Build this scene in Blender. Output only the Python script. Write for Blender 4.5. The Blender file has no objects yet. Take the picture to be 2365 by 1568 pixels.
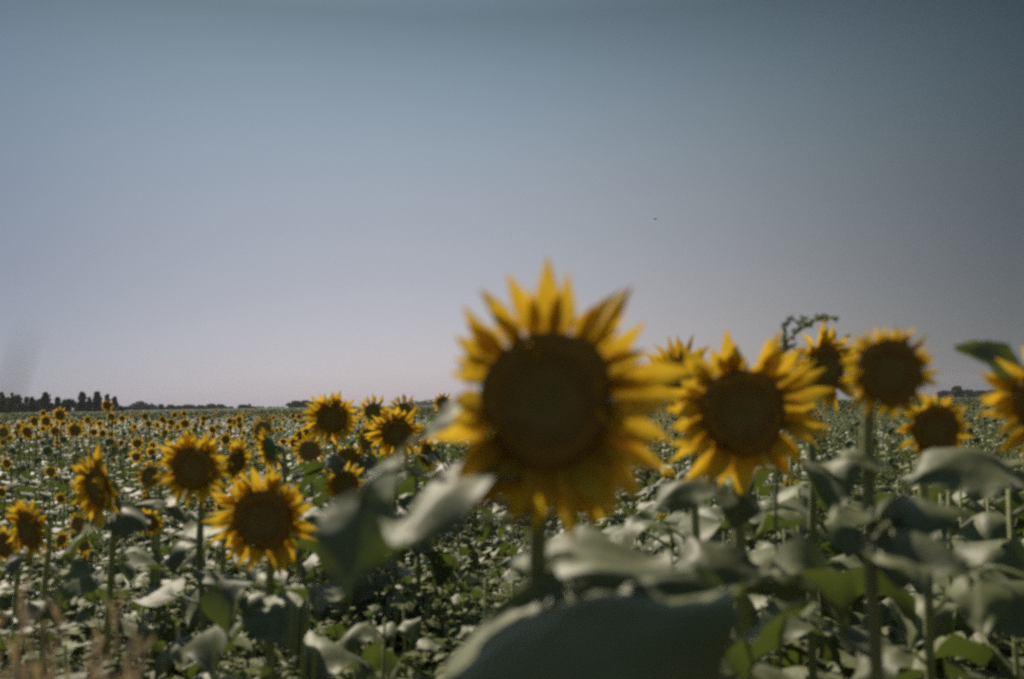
import bpy, math, random
import numpy as np
from mathutils import Vector, Matrix
R = math.radians
scene = bpy.context.scene
COL = scene.collection

# ------------------------------------------------------------------ camera
CAM_H, PITCH, ROLL, LENS = 1.65, R(3.69), R(0.89), 35.0
FPX = 2364 * LENS / 36.0
F = Vector((0, math.cos(PITCH), math.sin(PITCH)))
_r, _u = Vector((1, 0, 0)), Vector((0, -math.sin(PITCH), math.cos(PITCH)))
RT = _r * math.cos(ROLL) - _u * math.sin(ROLL)
UP = _u * math.cos(ROLL) + _r * math.sin(ROLL)
C0 = Vector((0, 0, CAM_H))
cam_data = bpy.data.cameras.new("camera")
cam = bpy.data.objects.new("camera", cam_data)
COL.objects.link(cam)
m = Matrix((RT, UP, -F)).transposed().to_4x4()
m.translation = C0
cam.matrix_world = m
cam_data.lens = LENS
cam_data.sensor_width = 36.0
cam_data.clip_start = 0.05
cam_data.clip_end = 20000
cam_data.dof.use_dof = True
cam_data.dof.focus_distance = 45.0
cam_data.dof.aperture_fstop = 3.3
scene.camera = cam

# ------------------------------------------------------------------ sky, sun, exposure
SUN_EL, SUN_AZ = R(48), R(-32)          # behind the flowers, to the left
world = bpy.data.worlds.new("World")
scene.world = world
world.use_nodes = True
wn, wl = world.node_tree.nodes, world.node_tree.links
wn.clear()
w_out = wn.new("ShaderNodeOutputWorld")
w_bg = wn.new("ShaderNodeBackground")
w_bg.inputs["Strength"].default_value = 0.0637
w_sky = wn.new("ShaderNodeTexSky")
w_sky.sky_type = 'NISHITA'
w_sky.sun_disc = False
w_sky.sun_elevation = SUN_EL
w_sky.sun_rotation = SUN_AZ
w_sky.altitude = 0
w_sky.air_density = 1.0
w_sky.dust_density = 1.0
w_sky.ozone_density = 1.0
tc = wn.new("ShaderNodeTexCoord")
sep = wn.new("ShaderNodeSeparateXYZ")
wl.new(tc.outputs["Generated"], sep.inputs[0])
def ramp(stops, src):
    rp = wn.new("ShaderNodeValToRGB"); e = rp.color_ramp
    e.elements[0].position = stops[0][0]; e.elements[0].color = (*stops[0][1], 1)
    e.elements[1].position = stops[-1][0]; e.elements[1].color = (*stops[-1][1], 1)
    for p, c in stops[1:-1]:
        q = e.elements.new(p); q.color = (*c, 1)
    e.interpolation = 'LINEAR'
    wl.new(src, rp.inputs[0])
    return rp
EL_STOPS = [(0, (0.5988, 0.6703, 1.0979)), (0.02, (0.5925, 0.6145, 0.8998)), (0.04, (0.5921, 0.5775, 0.7667)), (0.06, (0.5961, 0.5545, 0.6763)), (0.09, (0.6078, 0.539, 0.5923)), (0.12, (0.6227, 0.5396, 0.5475)), (0.16, (0.6398, 0.555, 0.5229)), (0.2, (0.6429, 0.574, 0.5177)), (0.24, (0.621, 0.5815, 0.5134)), (0.28, (0.5666, 0.5618, 0.493)), (0.32, (0.4799, 0.504, 0.4429)), (0.37, (0.342, 0.3808, 0.3348)), (0.45, (0.4617, 0.5141, 0.452)), (0.65, (1.026, 1.1424, 1.0044)), (1, (1.197, 1.3328, 1.1718))]  # overhead stops raised above the frame as added fill for the shadows
SIDE_STOPS = [(0, (0.5259, 0.5909, 0.678)), (0.275, (0.5536, 0.622, 0.7137)), (0.32, (0.7041, 0.7507, 0.8194)), (0.36, (0.8184, 0.8448, 0.8963)), (0.4, (0.9081, 0.9153, 0.9511)), (0.44, (0.9698, 0.9588, 0.9782)), (0.48, (1.0, 0.9725, 0.9734)), (0.52, (0.994, 0.9532, 0.9344)), (0.56, (0.9465, 0.8981, 0.8613)), (0.6, (0.8538, 0.8069, 0.7583)), (0.64, (0.7181, 0.6832, 0.6334)), (0.68, (0.5517, 0.5373, 0.4979)), (0.725, (0.3564, 0.367, 0.3492)), (0.8, (0.3564, 0.367, 0.3492)), (1, (0.4455, 0.4588, 0.4365))]
el_ramp = ramp(EL_STOPS, sep.outputs["Z"])         # dusty and pale low down, slate blue with painted-in vignette towards frame top
half = wn.new("ShaderNodeMath"); half.operation = 'MULTIPLY_ADD'; half.inputs[1].default_value = .5; half.inputs[2].default_value = .5
wl.new(sep.outputs["X"], half.inputs[0])
side = ramp(SIDE_STOPS, half.outputs[0])           # brightest near mid-frame, lens vignette painted into the sky to both sides
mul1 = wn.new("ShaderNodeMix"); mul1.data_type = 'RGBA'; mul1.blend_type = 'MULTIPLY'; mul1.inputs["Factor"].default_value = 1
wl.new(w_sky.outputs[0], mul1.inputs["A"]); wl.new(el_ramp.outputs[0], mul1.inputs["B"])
mul2 = wn.new("ShaderNodeMix"); mul2.data_type = 'RGBA'; mul2.blend_type = 'MULTIPLY'; mul2.inputs["Factor"].default_value = 1
wl.new(mul1.outputs["Result"], mul2.inputs["A"]); wl.new(side.outputs[0], mul2.inputs["B"])
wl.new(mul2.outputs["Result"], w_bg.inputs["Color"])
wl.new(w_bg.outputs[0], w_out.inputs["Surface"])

sun_data = bpy.data.lights.new("sun", 'SUN')
sun_data.energy = 3.4
sun_data.angle = R(0.6)
sun_data.color = (1.0, 0.885, 0.72)
sun = bpy.data.objects.new("sun", sun_data)
COL.objects.link(sun)
SUN_DIR = Vector((math.sin(SUN_AZ) * math.cos(SUN_EL), math.cos(SUN_AZ) * math.cos(SUN_EL), math.sin(SUN_EL)))
sun.rotation_euler = SUN_DIR.to_track_quat('Z', 'Y').to_euler()
sun.location = (-20, 30, 60)

vs = scene.view_settings
vs.view_transform = 'Standard'
vs.look = 'None'
vs.exposure = 0.8
vs.gamma = 1.0
vs.use_curve_mapping = False
cy = scene.cycles
cy.use_denoising = False
cy.max_bounces = 8
cy.transparent_max_bounces = 8
cy.volume_bounces = 0
cy.filter_width = 2.9

# ------------------------------------------------------------------ helpers
def P(px, py, d):
    """a point seen at (px, py) of a 2364 x 1568 frame, d metres ahead"""
    return C0 + d * (F + RT * ((px - 1182) / FPX) + UP * ((784 - py) / FPX))

def link(o, parent=None):
    COL.objects.link(o)
    if parent is not None:
        o.parent = parent
    return o

def tag(o, label=None, cat=None, group=None, kind=None):
    if label: o["label"] = label
    if cat: o["category"] = cat
    if group: o["group"] = group
    if kind: o["kind"] = kind
    return o

def empty(name, loc):
    o = bpy.data.objects.new(name, None)
    o.empty_display_size = 0.1
    o.location = loc
    return link(o)

def mesh(name, verts, faces, mats, midx=None, smooth=True):
    me = bpy.data.meshes.new(name)
    me.from_pydata([tuple(v) for v in verts], [], faces)
    for mt in mats: me.materials.append(mt)
    if midx is not None: me.polygons.foreach_set("material_index", midx)
    if smooth: me.polygons.foreach_set("use_smooth", [True] * len(me.polygons))
    me.update()
    return me

def tri_mesh(name, V, T, mats, mi, smooth=True):
    me = bpy.data.meshes.new(name)
    V = np.ascontiguousarray(V, dtype=np.float32); T = np.ascontiguousarray(T, dtype=np.int32)
    me.vertices.add(len(V)); me.vertices.foreach_set("co", V.ravel())
    me.loops.add(T.size); me.loops.foreach_set("vertex_index", T.ravel())
    me.polygons.add(len(T)); me.polygons.foreach_set("loop_start", np.arange(0, T.size, 3, dtype=np.int32))
    for mt in mats: me.materials.append(mt)
    me.polygons.foreach_set("material_index", np.asarray(mi, dtype=np.int32))
    if smooth: me.polygons.foreach_set("use_smooth", np.ones(len(T), dtype=bool))
    me.update(); me.validate()
    return me

def obj(name, me, parent=None, mat=None):
    o = bpy.data.objects.new(name, me)
    if mat is not None: o.matrix_basis = mat
    return link(o, parent)

class B:
    """collects verts / faces / material numbers"""
    def __init__(s): s.v, s.f, s.m = [], [], []
    def add(s, v, f, mi=0):
        o = len(s.v); s.v += [tuple(x) for x in v]
        s.f += [tuple(i + o for i in q) for q in f]; s.m += [mi] * len(f)
    def me(s, name, mats, smooth=True): return mesh(name, s.v, s.f, mats, s.m, smooth)
    def tri(s):
        T, M = [], []
        for q, k in zip(s.f, s.m):
            for i in range(1, len(q) - 1): T.append((q[0], q[i], q[i + 1])); M.append(k)
        return np.array(s.v, float), np.array(T, int), np.array(M, int)

def tube(pts, rad, n=7, caps=True):
    pts = [Vector(p) for p in pts]; k = len(pts); v, f = [], []
    if not hasattr(rad, '__len__'): rad = [rad] * k
    ref = Vector((1, 0.13, 0.07))
    for i, p in enumerate(pts):
        t = (pts[min(i + 1, k - 1)] - pts[max(i - 1, 0)]).normalized()
        a = t.cross(ref)
        if a.length < 0.05: a = t.cross(Vector((0, 1, 0)))
        a.normalize(); b = t.cross(a)
        for j in range(n):
            an = 2 * math.pi * j / n
            v.append(p + (a * math.cos(an) + b * math.sin(an)) * rad[i])
    for i in range(k - 1):
        for j in range(n):
            j2 = (j + 1) % n
            f.append((i * n + j, i * n + j2, (i + 1) * n + j2, (i + 1) * n + j))
    if caps:
        f.append(tuple(range(n))[::-1]); f.append(tuple((k - 1) * n + j for j in range(n)))
    return v, f

def bez(a, b, c, d, n):
    return [(a * (1 - t) ** 3 + b * (3 * t * (1 - t) ** 2) + c * (3 * t * t * (1 - t)) + d * t ** 3) for t in [i / n for i in range(n + 1)]]

# ------------------------------------------------------------------ materials
def mat(name):
    mt = bpy.data.materials.new(name); mt.use_nodes = True
    nt = mt.node_tree; nt.nodes.clear()
    return mt, nt.nodes, nt.links

def noise_ramp(N, L, cols, scale, coord="Object", detail=3, vec=None):
    if vec is None:
        t = N.new("ShaderNodeTexCoord"); vec = t.outputs[coord]
    nz = N.new("ShaderNodeTexNoise"); nz.inputs["Scale"].default_value = scale; nz.inputs["Detail"].default_value = detail
    L.new(vec, nz.inputs["Vector"])
    rp = N.new("ShaderNodeValToRGB"); e = rp.color_ramp
    lo, hi = 0.3, 0.7
    e.elements[0].position = lo; e.elements[0].color = (*cols[0], 1)
    e.elements[1].position = hi; e.elements[1].color = (*cols[-1], 1)
    for i, c in enumerate(cols[1:-1], 1):
        q = e.elements.new(lo + (hi - lo) * i / (len(cols) - 1)); q.color = (*c, 1)
    L.new(nz.outputs["Fac"], rp.inputs[0])
    return rp.outputs[0], nz.outputs["Fac"]

def leafy(name, cols, trans, tfac, rough=0.45, sheen=0.0, spec=0.5, scale=9, bump=0.0, geo=False, rnd=0.25):
    mt, N, L = mat(name)
    out = N.new("ShaderNodeOutputMaterial"); pb = N.new("ShaderNodeBsdfPrincipled"); tr = N.new("ShaderNodeBsdfTranslucent"); mx = N.new("ShaderNodeMixShader")
    vec = None
    if geo: vec = N.new("ShaderNodeNewGeometry").outputs["Position"]
    c, fac = noise_ramp(N, L, cols, scale, vec=vec)
    oi = N.new("ShaderNodeObjectInfo"); mr = N.new("ShaderNodeMapRange")
    mr.inputs["To Min"].default_value = 1 - rnd; mr.inputs["To Max"].default_value = 1 + rnd
    L.new(oi.outputs["Random"], mr.inputs["Value"])
    mm = N.new("ShaderNodeMix"); mm.data_type = 'RGBA'; mm.blend_type = 'MULTIPLY'; mm.inputs["Factor"].default_value = 1
    L.new(c, mm.inputs["A"]); L.new(mr.outputs[0], mm.inputs["B"])
    L.new(mm.outputs["Result"], pb.inputs["Base Color"])
    pb.inputs["Roughness"].default_value = rough
    pb.inputs["Specular IOR Level"].default_value = spec
    if sheen:
        pb.inputs["Sheen Weight"].default_value = sheen; pb.inputs["Sheen Roughness"].default_value = 0.35
        pb.inputs["Sheen Tint"].default_value = (0.95, 0.95, 0.85, 1)
    tr.inputs["Color"].default_value = (*trans, 1)
    mx.inputs[0].default_value = tfac
    if bump:
        n2 = N.new("ShaderNodeTexNoise"); n2.inputs["Scale"].default_value = scale * 6; n2.inputs["Detail"].default_value = 4
        if vec is not None: L.new(vec, n2.inputs["Vector"])
        else:
            t = N.new("ShaderNodeTexCoord"); L.new(t.outputs["Object"], n2.inputs["Vector"])
        bp = N.new("ShaderNodeBump"); bp.inputs["Strength"].default_value = bump; bp.inputs["Distance"].default_value = 0.02
        L.new(n2.outputs["Fac"], bp.inputs["Height"]); L.new(bp.outputs[0], pb.inputs["Normal"])
    L.new(pb.outputs[0], mx.inputs[1]); L.new(tr.outputs[0], mx.inputs[2]); L.new(mx.outputs[0], out.inputs["Surface"])
    return mt

M_LEAF = leafy("leaf_green", [(0.082, 0.098, 0.032), (0.11, 0.122, 0.044), (0.145, 0.150, 0.064)], (0.12, 0.165, 0.025), 0.22, rough=0.55, sheen=0.12, spec=0.5, scale=7, bump=0.12)
M_LEAFF = leafy("field_leaf_green", [(0.08, 0.096, 0.031), (0.105, 0.118, 0.042), (0.14, 0.146, 0.062)], (0.12, 0.165, 0.025), 0.22, rough=0.55, sheen=0.08, spec=0.33, scale=2.5, geo=True, rnd=0.0)
M_STEM = leafy("stem_green", [(0.22, 0.24, 0.085), (0.29, 0.30, 0.115)], (0.28, 0.32, 0.07), 0.2, rough=0.65, sheen=0.5, scale=20)
M_PETIOLE = leafy("petiole_green", [(0.12, 0.16, 0.05), (0.17, 0.19, 0.07)], (0.2, 0.25, 0.05), 0.15, rough=0.5, sheen=0.3, scale=20)
M_CALYX = leafy("calyx_green", [(0.08, 0.13, 0.04), (0.11, 0.17, 0.06)], (0.12, 0.22, 0.03), 0.2, rough=0.6, sheen=0.4, scale=20)
M_WEED = leafy("weed_green", [(0.09, 0.105, 0.035), (0.12, 0.135, 0.045), (0.17, 0.175, 0.07)], (0.12, 0.18, 0.03), 0.25, rough=0.55, sheen=0.0, spec=0.12, scale=1.7, geo=True, rnd=0.0)
M_DRY = leafy("dry_grass_straw", [(0.45, 0.37, 0.22), (0.58, 0.48, 0.31)], (0.42, 0.32, 0.16), 0.3, rough=0.7, scale=20)
M_GRASS = leafy("grass_green", [(0.08, 0.10, 0.035), (0.12, 0.13, 0.05)], (0.11, 0.14, 0.035), 0.25, rough=0.6, scale=12)

def petal_mat(name, mode):
    mt, N, L = mat(name)
    out = N.new("ShaderNodeOutputMaterial"); pb = N.new("ShaderNodeBsdfPrincipled"); tr = N.new("ShaderNodeBsdfTranslucent"); mx = N.new("ShaderNodeMixShader")
    c, f = noise_ramp(N, L, [(0.62, 0.36, 0.016), (0.70, 0.44, 0.022), (0.76, 0.505, 0.035)], 5)
    oi = N.new("ShaderNodeObjectInfo"); mr = N.new("ShaderNodeMapRange")
    mr.inputs["To Min"].default_value = 0.8; mr.inputs["To Max"].default_value = 1.08
    L.new(oi.outputs["Random"], mr.inputs["Value"])
    mm = N.new("ShaderNodeMix"); mm.data_type = 'RGBA'; mm.blend_type = 'MULTIPLY'; mm.inputs["Factor"].default_value = 1
    L.new(c, mm.inputs["A"]); L.new(mr.outputs[0], mm.inputs["B"])
    res = mm.outputs["Result"]
    if mode:        # petals are orange brown at their root, golden outwards
        t = N.new("ShaderNodeTexCoord")
        if mode == 'single':
            sx = N.new("ShaderNodeSeparateXYZ"); L.new(t.outputs["Object"], sx.inputs[0]); rad, lo, hi = sx.outputs["X"], 0, .5
        else:
            le = N.new("ShaderNodeVectorMath"); le.operation = 'LENGTH'; L.new(t.outputs["Object"], le.inputs[0]); rad, lo, hi = le.outputs["Value"], .93, 1.4
        rt = N.new("ShaderNodeMapRange"); rt.inputs["From Min"].default_value = lo; rt.inputs["From Max"].default_value = hi; L.new(rad, rt.inputs["Value"])
        m2 = N.new("ShaderNodeMix"); m2.data_type = 'RGBA'; m2.inputs["A"].default_value = (.40, .215, .014, 1)
        L.new(rt.outputs[0], m2.inputs["Factor"]); L.new(res, m2.inputs["B"]); res = m2.outputs["Result"]
    L.new(res, pb.inputs["Base Color"]); L.new(res, tr.inputs["Color"])
    pb.inputs["Roughness"].default_value = 0.6; pb.inputs["Specular IOR Level"].default_value = 0.25
    mx.inputs[0].default_value = 0.42
    L.new(pb.outputs[0], mx.inputs[1]); L.new(tr.outputs[0], mx.inputs[2]); L.new(mx.outputs[0], out.inputs["Surface"])
    return mt
M_PETAL = petal_mat("petal_yellow", "single")
M_PETALR = petal_mat("petal_ring_yellow", "ring")
M_PETALF = petal_mat("field_petal_yellow", None)

def disc_mat():
    mt, N, L = mat("disc_brown")
    out = N.new("ShaderNodeOutputMaterial"); pb = N.new("ShaderNodeBsdfPrincipled")
    t = N.new("ShaderNodeTexCoord"); ln = N.new("ShaderNodeVectorMath"); ln.operation = 'LENGTH'
    L.new(t.outputs["Object"], ln.inputs[0])
    nz = N.new("ShaderNodeTexNoise"); nz.inputs["Scale"].default_value = 9; L.new(t.outputs["Object"], nz.inputs["Vector"])
    ad = N.new("ShaderNodeMath"); ad.operation = 'MULTIPLY_ADD'; ad.inputs[1].default_value = 0.25
    L.new(nz.outputs["Fac"], ad.inputs[0]); L.new(ln.outputs["Value"], ad.inputs[2])
    rp = N.new("ShaderNodeValToRGB"); e = rp.color_ramp     # green young florets, brown rings, amber pollen rim
    e.elements[0].position = 0.25; e.elements[0].color = (0.19, 0.165, 0.042, 1)
    e.elements[1].position = 1.15; e.elements[1].color = (0.34, 0.19, 0.03, 1)
    for p, c in ((0.5, (0.22, 0.155, 0.045)), (0.85, (0.23, 0.14, 0.034)), (1.03, (0.25, 0.145, 0.03))):
        q = e.elements.new(p); q.color = (*c, 1)
    L.new(ad.outputs[0], rp.inputs[0]); L.new(rp.outputs[0], pb.inputs["Base Color"])
    pb.inputs["Roughness"].default_value = 0.85; pb.inputs["Specular IOR Level"].default_value = 0.2
    L.new(pb.outputs[0], out.inputs["Surface"])
    return mt
M_DISC = disc_mat()

def plain(name, cols, scale, rough=0.9, coord="Object", bump=0.0):
    mt, N, L = mat(name)
    out = N.new("ShaderNodeOutputMaterial"); pb = N.new("ShaderNodeBsdfPrincipled")
    c, f = noise_ramp(N, L, cols, scale, coord, 5)
    L.new(c, pb.inputs["Base Color"]); pb.inputs["Roughness"].default_value = rough
    pb.inputs["Specular IOR Level"].default_value = 0.2
    if bump:
        bp = N.new("ShaderNodeBump"); bp.inputs["Strength"].default_value = bump; L.new(f, bp.inputs["Height"]); L.new(bp.outputs[0], pb.inputs["Normal"])
    L.new(pb.outputs[0], out.inputs["Surface"])
    return mt
M_SOIL = plain("soil", [(0.05, 0.04, 0.025), (0.09, 0.07, 0.045)], 3, bump=0.6)
M_BARK = plain("bark", [(0.05, 0.04, 0.03), (0.09, 0.075, 0.055)], 2)
M_TREE = leafy("tree_green", [(0.03, 0.045, 0.02), (0.05, 0.065, 0.03)], (0.05, 0.08, 0.02), 0.15, rough=0.6, scale=0.6)
M_FARLEAF = plain("far_crop_green", [(0.06, 0.085, 0.03), (0.09, 0.115, 0.045), (0.12, 0.14, 0.06)], 0.35)
M_BIRD = plain("bird_dark", [(0.015, 0.014, 0.013), (0.03, 0.028, 0.025)], 8)

# ------------------------------------------------------------------ ground
def build_ground():
    ys = [-60, -10, 0, 3, 6, 10, 16, 25, 40, 70, 120, 200, 350, 600, 1200, 2500, 5000, 9000]
    xs = [-9000, -3000, -1000, -300, -100, -40, -15, -5, 0, 5, 15, 40, 100, 300, 1000, 3000, 9000]
    v = [(x, y, 0) for y in ys for x in xs]; n = len(xs)
    f = [(j * n + i, j * n + i + 1, (j + 1) * n + i + 1, (j + 1) * n + i) for j in range(len(ys) - 1) for i in range(n - 1)]
    tag(obj("ground", mesh("ground", v, f, [M_SOIL])), "bare brown soil under the whole sunflower field", kind="structure")
build_ground()

# ------------------------------------------------------------------ leaves
PROF = ([0, .05, .12, .2, .3, .42, .55, .68, .8, .9, 1], [.12, .62, .88, .98, 1, .95, .80, .58, .35, .16, .0])
def blade_grid(rng, nu, nv, width, fold, wave, vein, tooth):
    """heart-shaped blade in (u along, s across, h off the surface), unit length"""
    ph = rng.uniform(0, 6.28); ph2 = rng.uniform(0, 6.28); out = []; ph3 = rng.uniform(0, 6)
    for i in range(nu + 1):
        u = i / nu; w = 0.5 * width * float(np.interp(u, *PROF))
        for j in range(-nv, nv + 1):
            v = j / nv; a = abs(v)
            ww = w * (1 + (rng.uniform(-tooth, tooth) if a > 0.99 else 0))
            du = -0.16 * a * a * (1 - u) ** 4
            h = fold * a ** 1.25 * w + wave * a * a * math.sin(2 * math.pi * (1.6 * u) + ph + (1.9 if v > 0 else 0)) + vein * a * math.cos((u * 5 - a * 1.1) * 2 * math.pi)
            h += wave * .22 * math.sin(9 * u + 2 * v + ph3) * math.cos(5 * v - ph)
            h += wave * 0.5 * math.sin(3.2 * v + ph2) * math.sin(math.pi * u)
            out.append((u + du, ww * v, h, i, j))
    n = 2 * nv + 1
    faces = [(i * n + j, i * n + j + 1, (i + 1) * n + j + 1, (i + 1) * n + j) for i in range(nu) for j in range(n - 1)]
    return out, faces

def make_leaf_variant(seed, nu=9, nv=4):
    """petiole from the origin out along +x, then a drooping blade of length 1"""
    rng = random.Random(seed)
    pl = rng.uniform(0.45, 0.75); pa = R(rng.uniform(20, 55))
    a0, a1 = R(rng.uniform(-20, 25)), R(rng.uniform(-110, -45))
    e = Vector((pl * math.cos(pa), 0, pl * math.sin(pa) * 0.75))
    b = B()
    pts = bez(Vector((0, 0, 0)), Vector((pl * .4, 0, pl * .45 * math.sin(pa))), e - Vector((.14, 0, .1 * math.sin(a0))), e + Vector((0.04, 0, 0)), 5)
    b.add(*tube(pts, [.03, .024, .021, .02, .02, .017], 5), 1)
    grid, faces = blade_grid(rng, nu, nv, rng.uniform(.72, .98), rng.uniform(-.55, .5), rng.uniform(.05, .13), .02, .09)
    line, d = [e.copy()], 200
    for k in range(d):
        an = a0 + (a1 - a0) * (k / d) ** 0.8
        line.append(line[-1] + Vector((math.cos(an), 0, math.sin(an))) / d)
    vv = []; tw = rng.uniform(-.25, .25)
    for u, s, h, i, j in grid:
        uc = min(max(u, 0), 1); q = line[int(uc * d)]; an = a0 + (a1 - a0) * uc ** 0.8
        q = q + Vector((math.cos(an), 0, math.sin(an))) * (u - uc)
        nrm = Vector((-math.sin(an), 0, math.cos(an)))
        vv.append(q + Vector((0, s * math.cos(tw * u), 0)) + nrm * (h + s * math.sin(tw * u)))
    b.add(vv, faces, 0)
    return b
LEAF_B = [make_leaf_variant(100 + i) for i in range(10)]
LEAF_ME = [b.me("leaf", [M_LEAF, M_PETIOLE]) for b in LEAF_B]
LOW_B = [make_leaf_variant(300 + i, 3, 1) for i in range(6)]

def custom_leaf(plant, base, tip, width, normal, arch=0.12, fold=0.0, wave=0.05, seed=1, attach=None, droop=0.0, label=None, nu=16, nv=8):
    """a leaf of its own shape between two points, with its petiole back to the stem"""
    rng = random.Random(seed)
    o = plant.location
    ax = tip - base; ln = ax.length; ax = ax / ln
    nrm = (normal - ax * normal.dot(ax)).normalized(); sd = nrm.cross(ax)
    grid, faces = blade_grid(rng, nu, nv, width / ln, fold, wave, .012, .035)
    vv = []
    for u, s, h, i, j in grid:
        uc = min(max(u, 0), 1)
        q = base + ax * (u * ln) + nrm * (arch * ln * math.sin(math.pi * min(uc ** 0.8, 1)))
        q = q + sd * (s * ln) + nrm * (h * ln) - Vector((0, 0, 1)) * (droop * ln * (s * ln / width * 2) ** 2)
        vv.append(q - o)
    lf = obj("leaf", mesh("leaf", vv, faces, [M_LEAF]), plant)
    if label: lf["label"] = label
    if attach is not None:
        a = attach; mid = (base - ax * 0.3 * (base - a).length) + Vector((0, 0, 0.015))
        pts = bez(a - o, a - o + (base - a) * .4 + Vector((0, 0, .01)), mid - o, base + ax * (0.03 * ln) - o, 8)
        obj("petiole", mesh("petiole", *tube(pts, [.0048, .0042, .004, .0038, .0036, .0035, .0034, .0032, .003], 7), [M_PETIOLE]), lf)
    return lf

# ------------------------------------------------------------------ flower heads (unit disc radius, facing +z, top +y)
def make_petal(seed, nu=6):
    rng = random.Random(seed); b = B(); v, f = [], []
    wd = rng.uniform(.34, .48); cup = rng.uniform(.1, .35); curl = rng.uniform(-.35, .6); bend = rng.uniform(-.22, .22); tw = rng.uniform(-.7, .7)
    pk = rng.uniform(.4, .55)
    for i in range(nu + 1):
        u = i / nu
        w = wd * .5 * (0.35 + 0.65 * math.sin(math.pi * min(u / pk, 1) / 2) if u < pk else (1 - ((u - pk) / (1 - pk)) ** 1.25)) 
        w = max(w, .012)
        for j in (-1, -.5, 0, .5, 1):
            z = cup * w * (abs(j) ** 1.4) + .02 * math.cos(j * 6.28) * (1 - u) + curl * u * u * .5
            an = tw * u; y = j * w
            v.append((u, y * math.cos(an) + bend * u * u, z + y * math.sin(an)))
    for i in range(nu):
        for j in range(4): f.append((i * 5 + j, i * 5 + j + 1, i * 5 + j + 6, i * 5 + j + 5))
    b.add(v, f, 0)
    return b
PETAL_B = [make_petal(500 + i) for i in range(12)]
PETAL_ME = [b.me("petal", [M_PETAL]) for b in PETAL_B]

def lathe(prof, n):
    v, f = [], []; k = len(prof)
    for r, z in prof:
        for j in range(n):
            a = 2 * math.pi * j / n; v.append((r * math.cos(a), r * math.sin(a), z))
    for i in range(k - 1):
        for j in range(n): f.append((i * n + j, i * n + (j + 1) % n, (i + 1) * n + (j + 1) % n, (i + 1) * n + j))
    f.append(tuple((k - 1) * n + j for j in range(n)))
    return v, f

def make_disc(seed, n=40, florets=0):
    rng = random.Random(seed); b = B()
    prof = [(.9, -.12), (1.0, -.02), (1.02, .06), (.96, .15), (.82, .2), (.6, .2), (.35, .16), (.15, .13), (.03, .12)]
    v, f = lathe(prof, n); ph = rng.uniform(0, 6)
    w = lambda x, y: 1 + .04 * math.sin(3 * math.atan2(y, x) + ph) + .035 * math.sin(2 * math.atan2(y, x) + ph * 2) + .02 * math.sin(5 * math.atan2(y, x) + ph * 3)
    v = [(x * w(x, y), y * w(x, y), z) for x, y, z in v]
    b.add(v, f, 0)
    rr, zz = [.03, .15, .35, .6, .82, .96, 1.02], [.12, .13, .16, .2, .2, .15, .06]
    for k in range(florets):        # spiral of small upright florets
        r = math.sqrt((k + .5) / florets) * 1.0; a = k * 2.39996
        z = float(np.interp(r, rr, zz)); c = Vector((r * math.cos(a), r * math.sin(a), z)); s = .032; hh = rng.uniform(.03, .11) if r > .45 else rng.uniform(.02, .05)
        vv = [c + Vector((s * math.cos(a + q * 2.094), s * math.sin(a + q * 2.094), -.02)) for q in range(3)] + [c + Vector((.15 * r * hh * math.cos(a), .15 * r * hh * math.sin(a), hh))]
        b.add(vv, [(0, 1, 3), (1, 2, 3), (2, 0, 3)], 0)
    return b
DISC_HI = [make_disc(i, 40, 620).me("flower_head", [M_DISC], smooth=True) for i in range(3)]
DISC_MID = [make_disc(i, 18, 60).me("flower_head", [M_DISC], smooth=True) for i in range(2)]
def make_calyx(seed, nb=18, n=24):
    rng = random.Random(seed); b = B()
    b.add(*lathe([(.99, -.03), (.97, -.14), (.78, -.27), (.5, -.36), (.25, -.45), (.12, -.55)], n), 0)
    for k in range(nb):             # pointed bracts round the back
        a = 2 * math.pi * k / nb + rng.uniform(-.1, .1); l = rng.uniform(.35, .75); t = rng.uniform(-.5, .1)
        ca, sa = math.cos(a), math.sin(a); w = rng.uniform(.1, .16); v = []
        for u, ww in ((0, .7), (.4, 1), (.75, .5), (1, .04)):
            r = .88 + l * u * .75; z = -.16 + l * u * t
            for j in (-1, 0, 1): v.append((r * ca - j * w * ww * sa, r * sa + j * w * ww * ca, z + (.03 if j == 0 else 0)))
        b.add(v, [(i * 3 + j, i * 3 + j + 1, i * 3 + j + 4, i * 3 + j + 3) for i in range(3) for j in range(2)], 0)
    return b
CALYX_ME = [make_calyx(i).me("calyx", [M_CALYX]) for i in range(3)]

def petal_matrix(theta, ln, wd, phi, r0=.93, z=-.02, roll=0):
    """one petal in head coordinates: theta round the disc, phi forward of its plane"""
    return Matrix.Rotation(theta, 4, 'Z') @ Matrix.Translation((r0, 0, z)) @ Matrix.Rotation(-phi, 4, 'Y') @ Matrix.Rotation(roll, 4, 'X') @ Matrix.Diagonal((ln, wd, ln, 1))

def petal_list(rng, n, ln, ragged=1.0):
    out = []
    for layer, k in ((0, int(n * .55)), (1, n - int(n * .55))):
        for i in range(k):
            th = 2 * math.pi * (i + .5 * layer) / k + rng.uniform(-.14, .14) * ragged
            l = ln * rng.uniform(.62, 1.3); low = max(0, -math.sin(th))
            phi = rng.uniform(-.3, .42) + layer * .28 - low * rng.uniform(-.1, .35) * ragged
            if rng.random() < .10 * ragged: phi += rng.uniform(.5, 1.0); l *= .85
            out.append((th, l, rng.uniform(.8, 1.15) * ln, phi, rng.uniform(-.5, .5)))
    for i in range(int(n * .22 * ragged)):      # short ones curled in over the edge of the disc
        out.append((rng.uniform(0, 6.283), ln * rng.uniform(.28, .5), ln * rng.uniform(.6, .9), rng.uniform(1.5, 2.3), rng.uniform(-.5, .5)))
    return out

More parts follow.
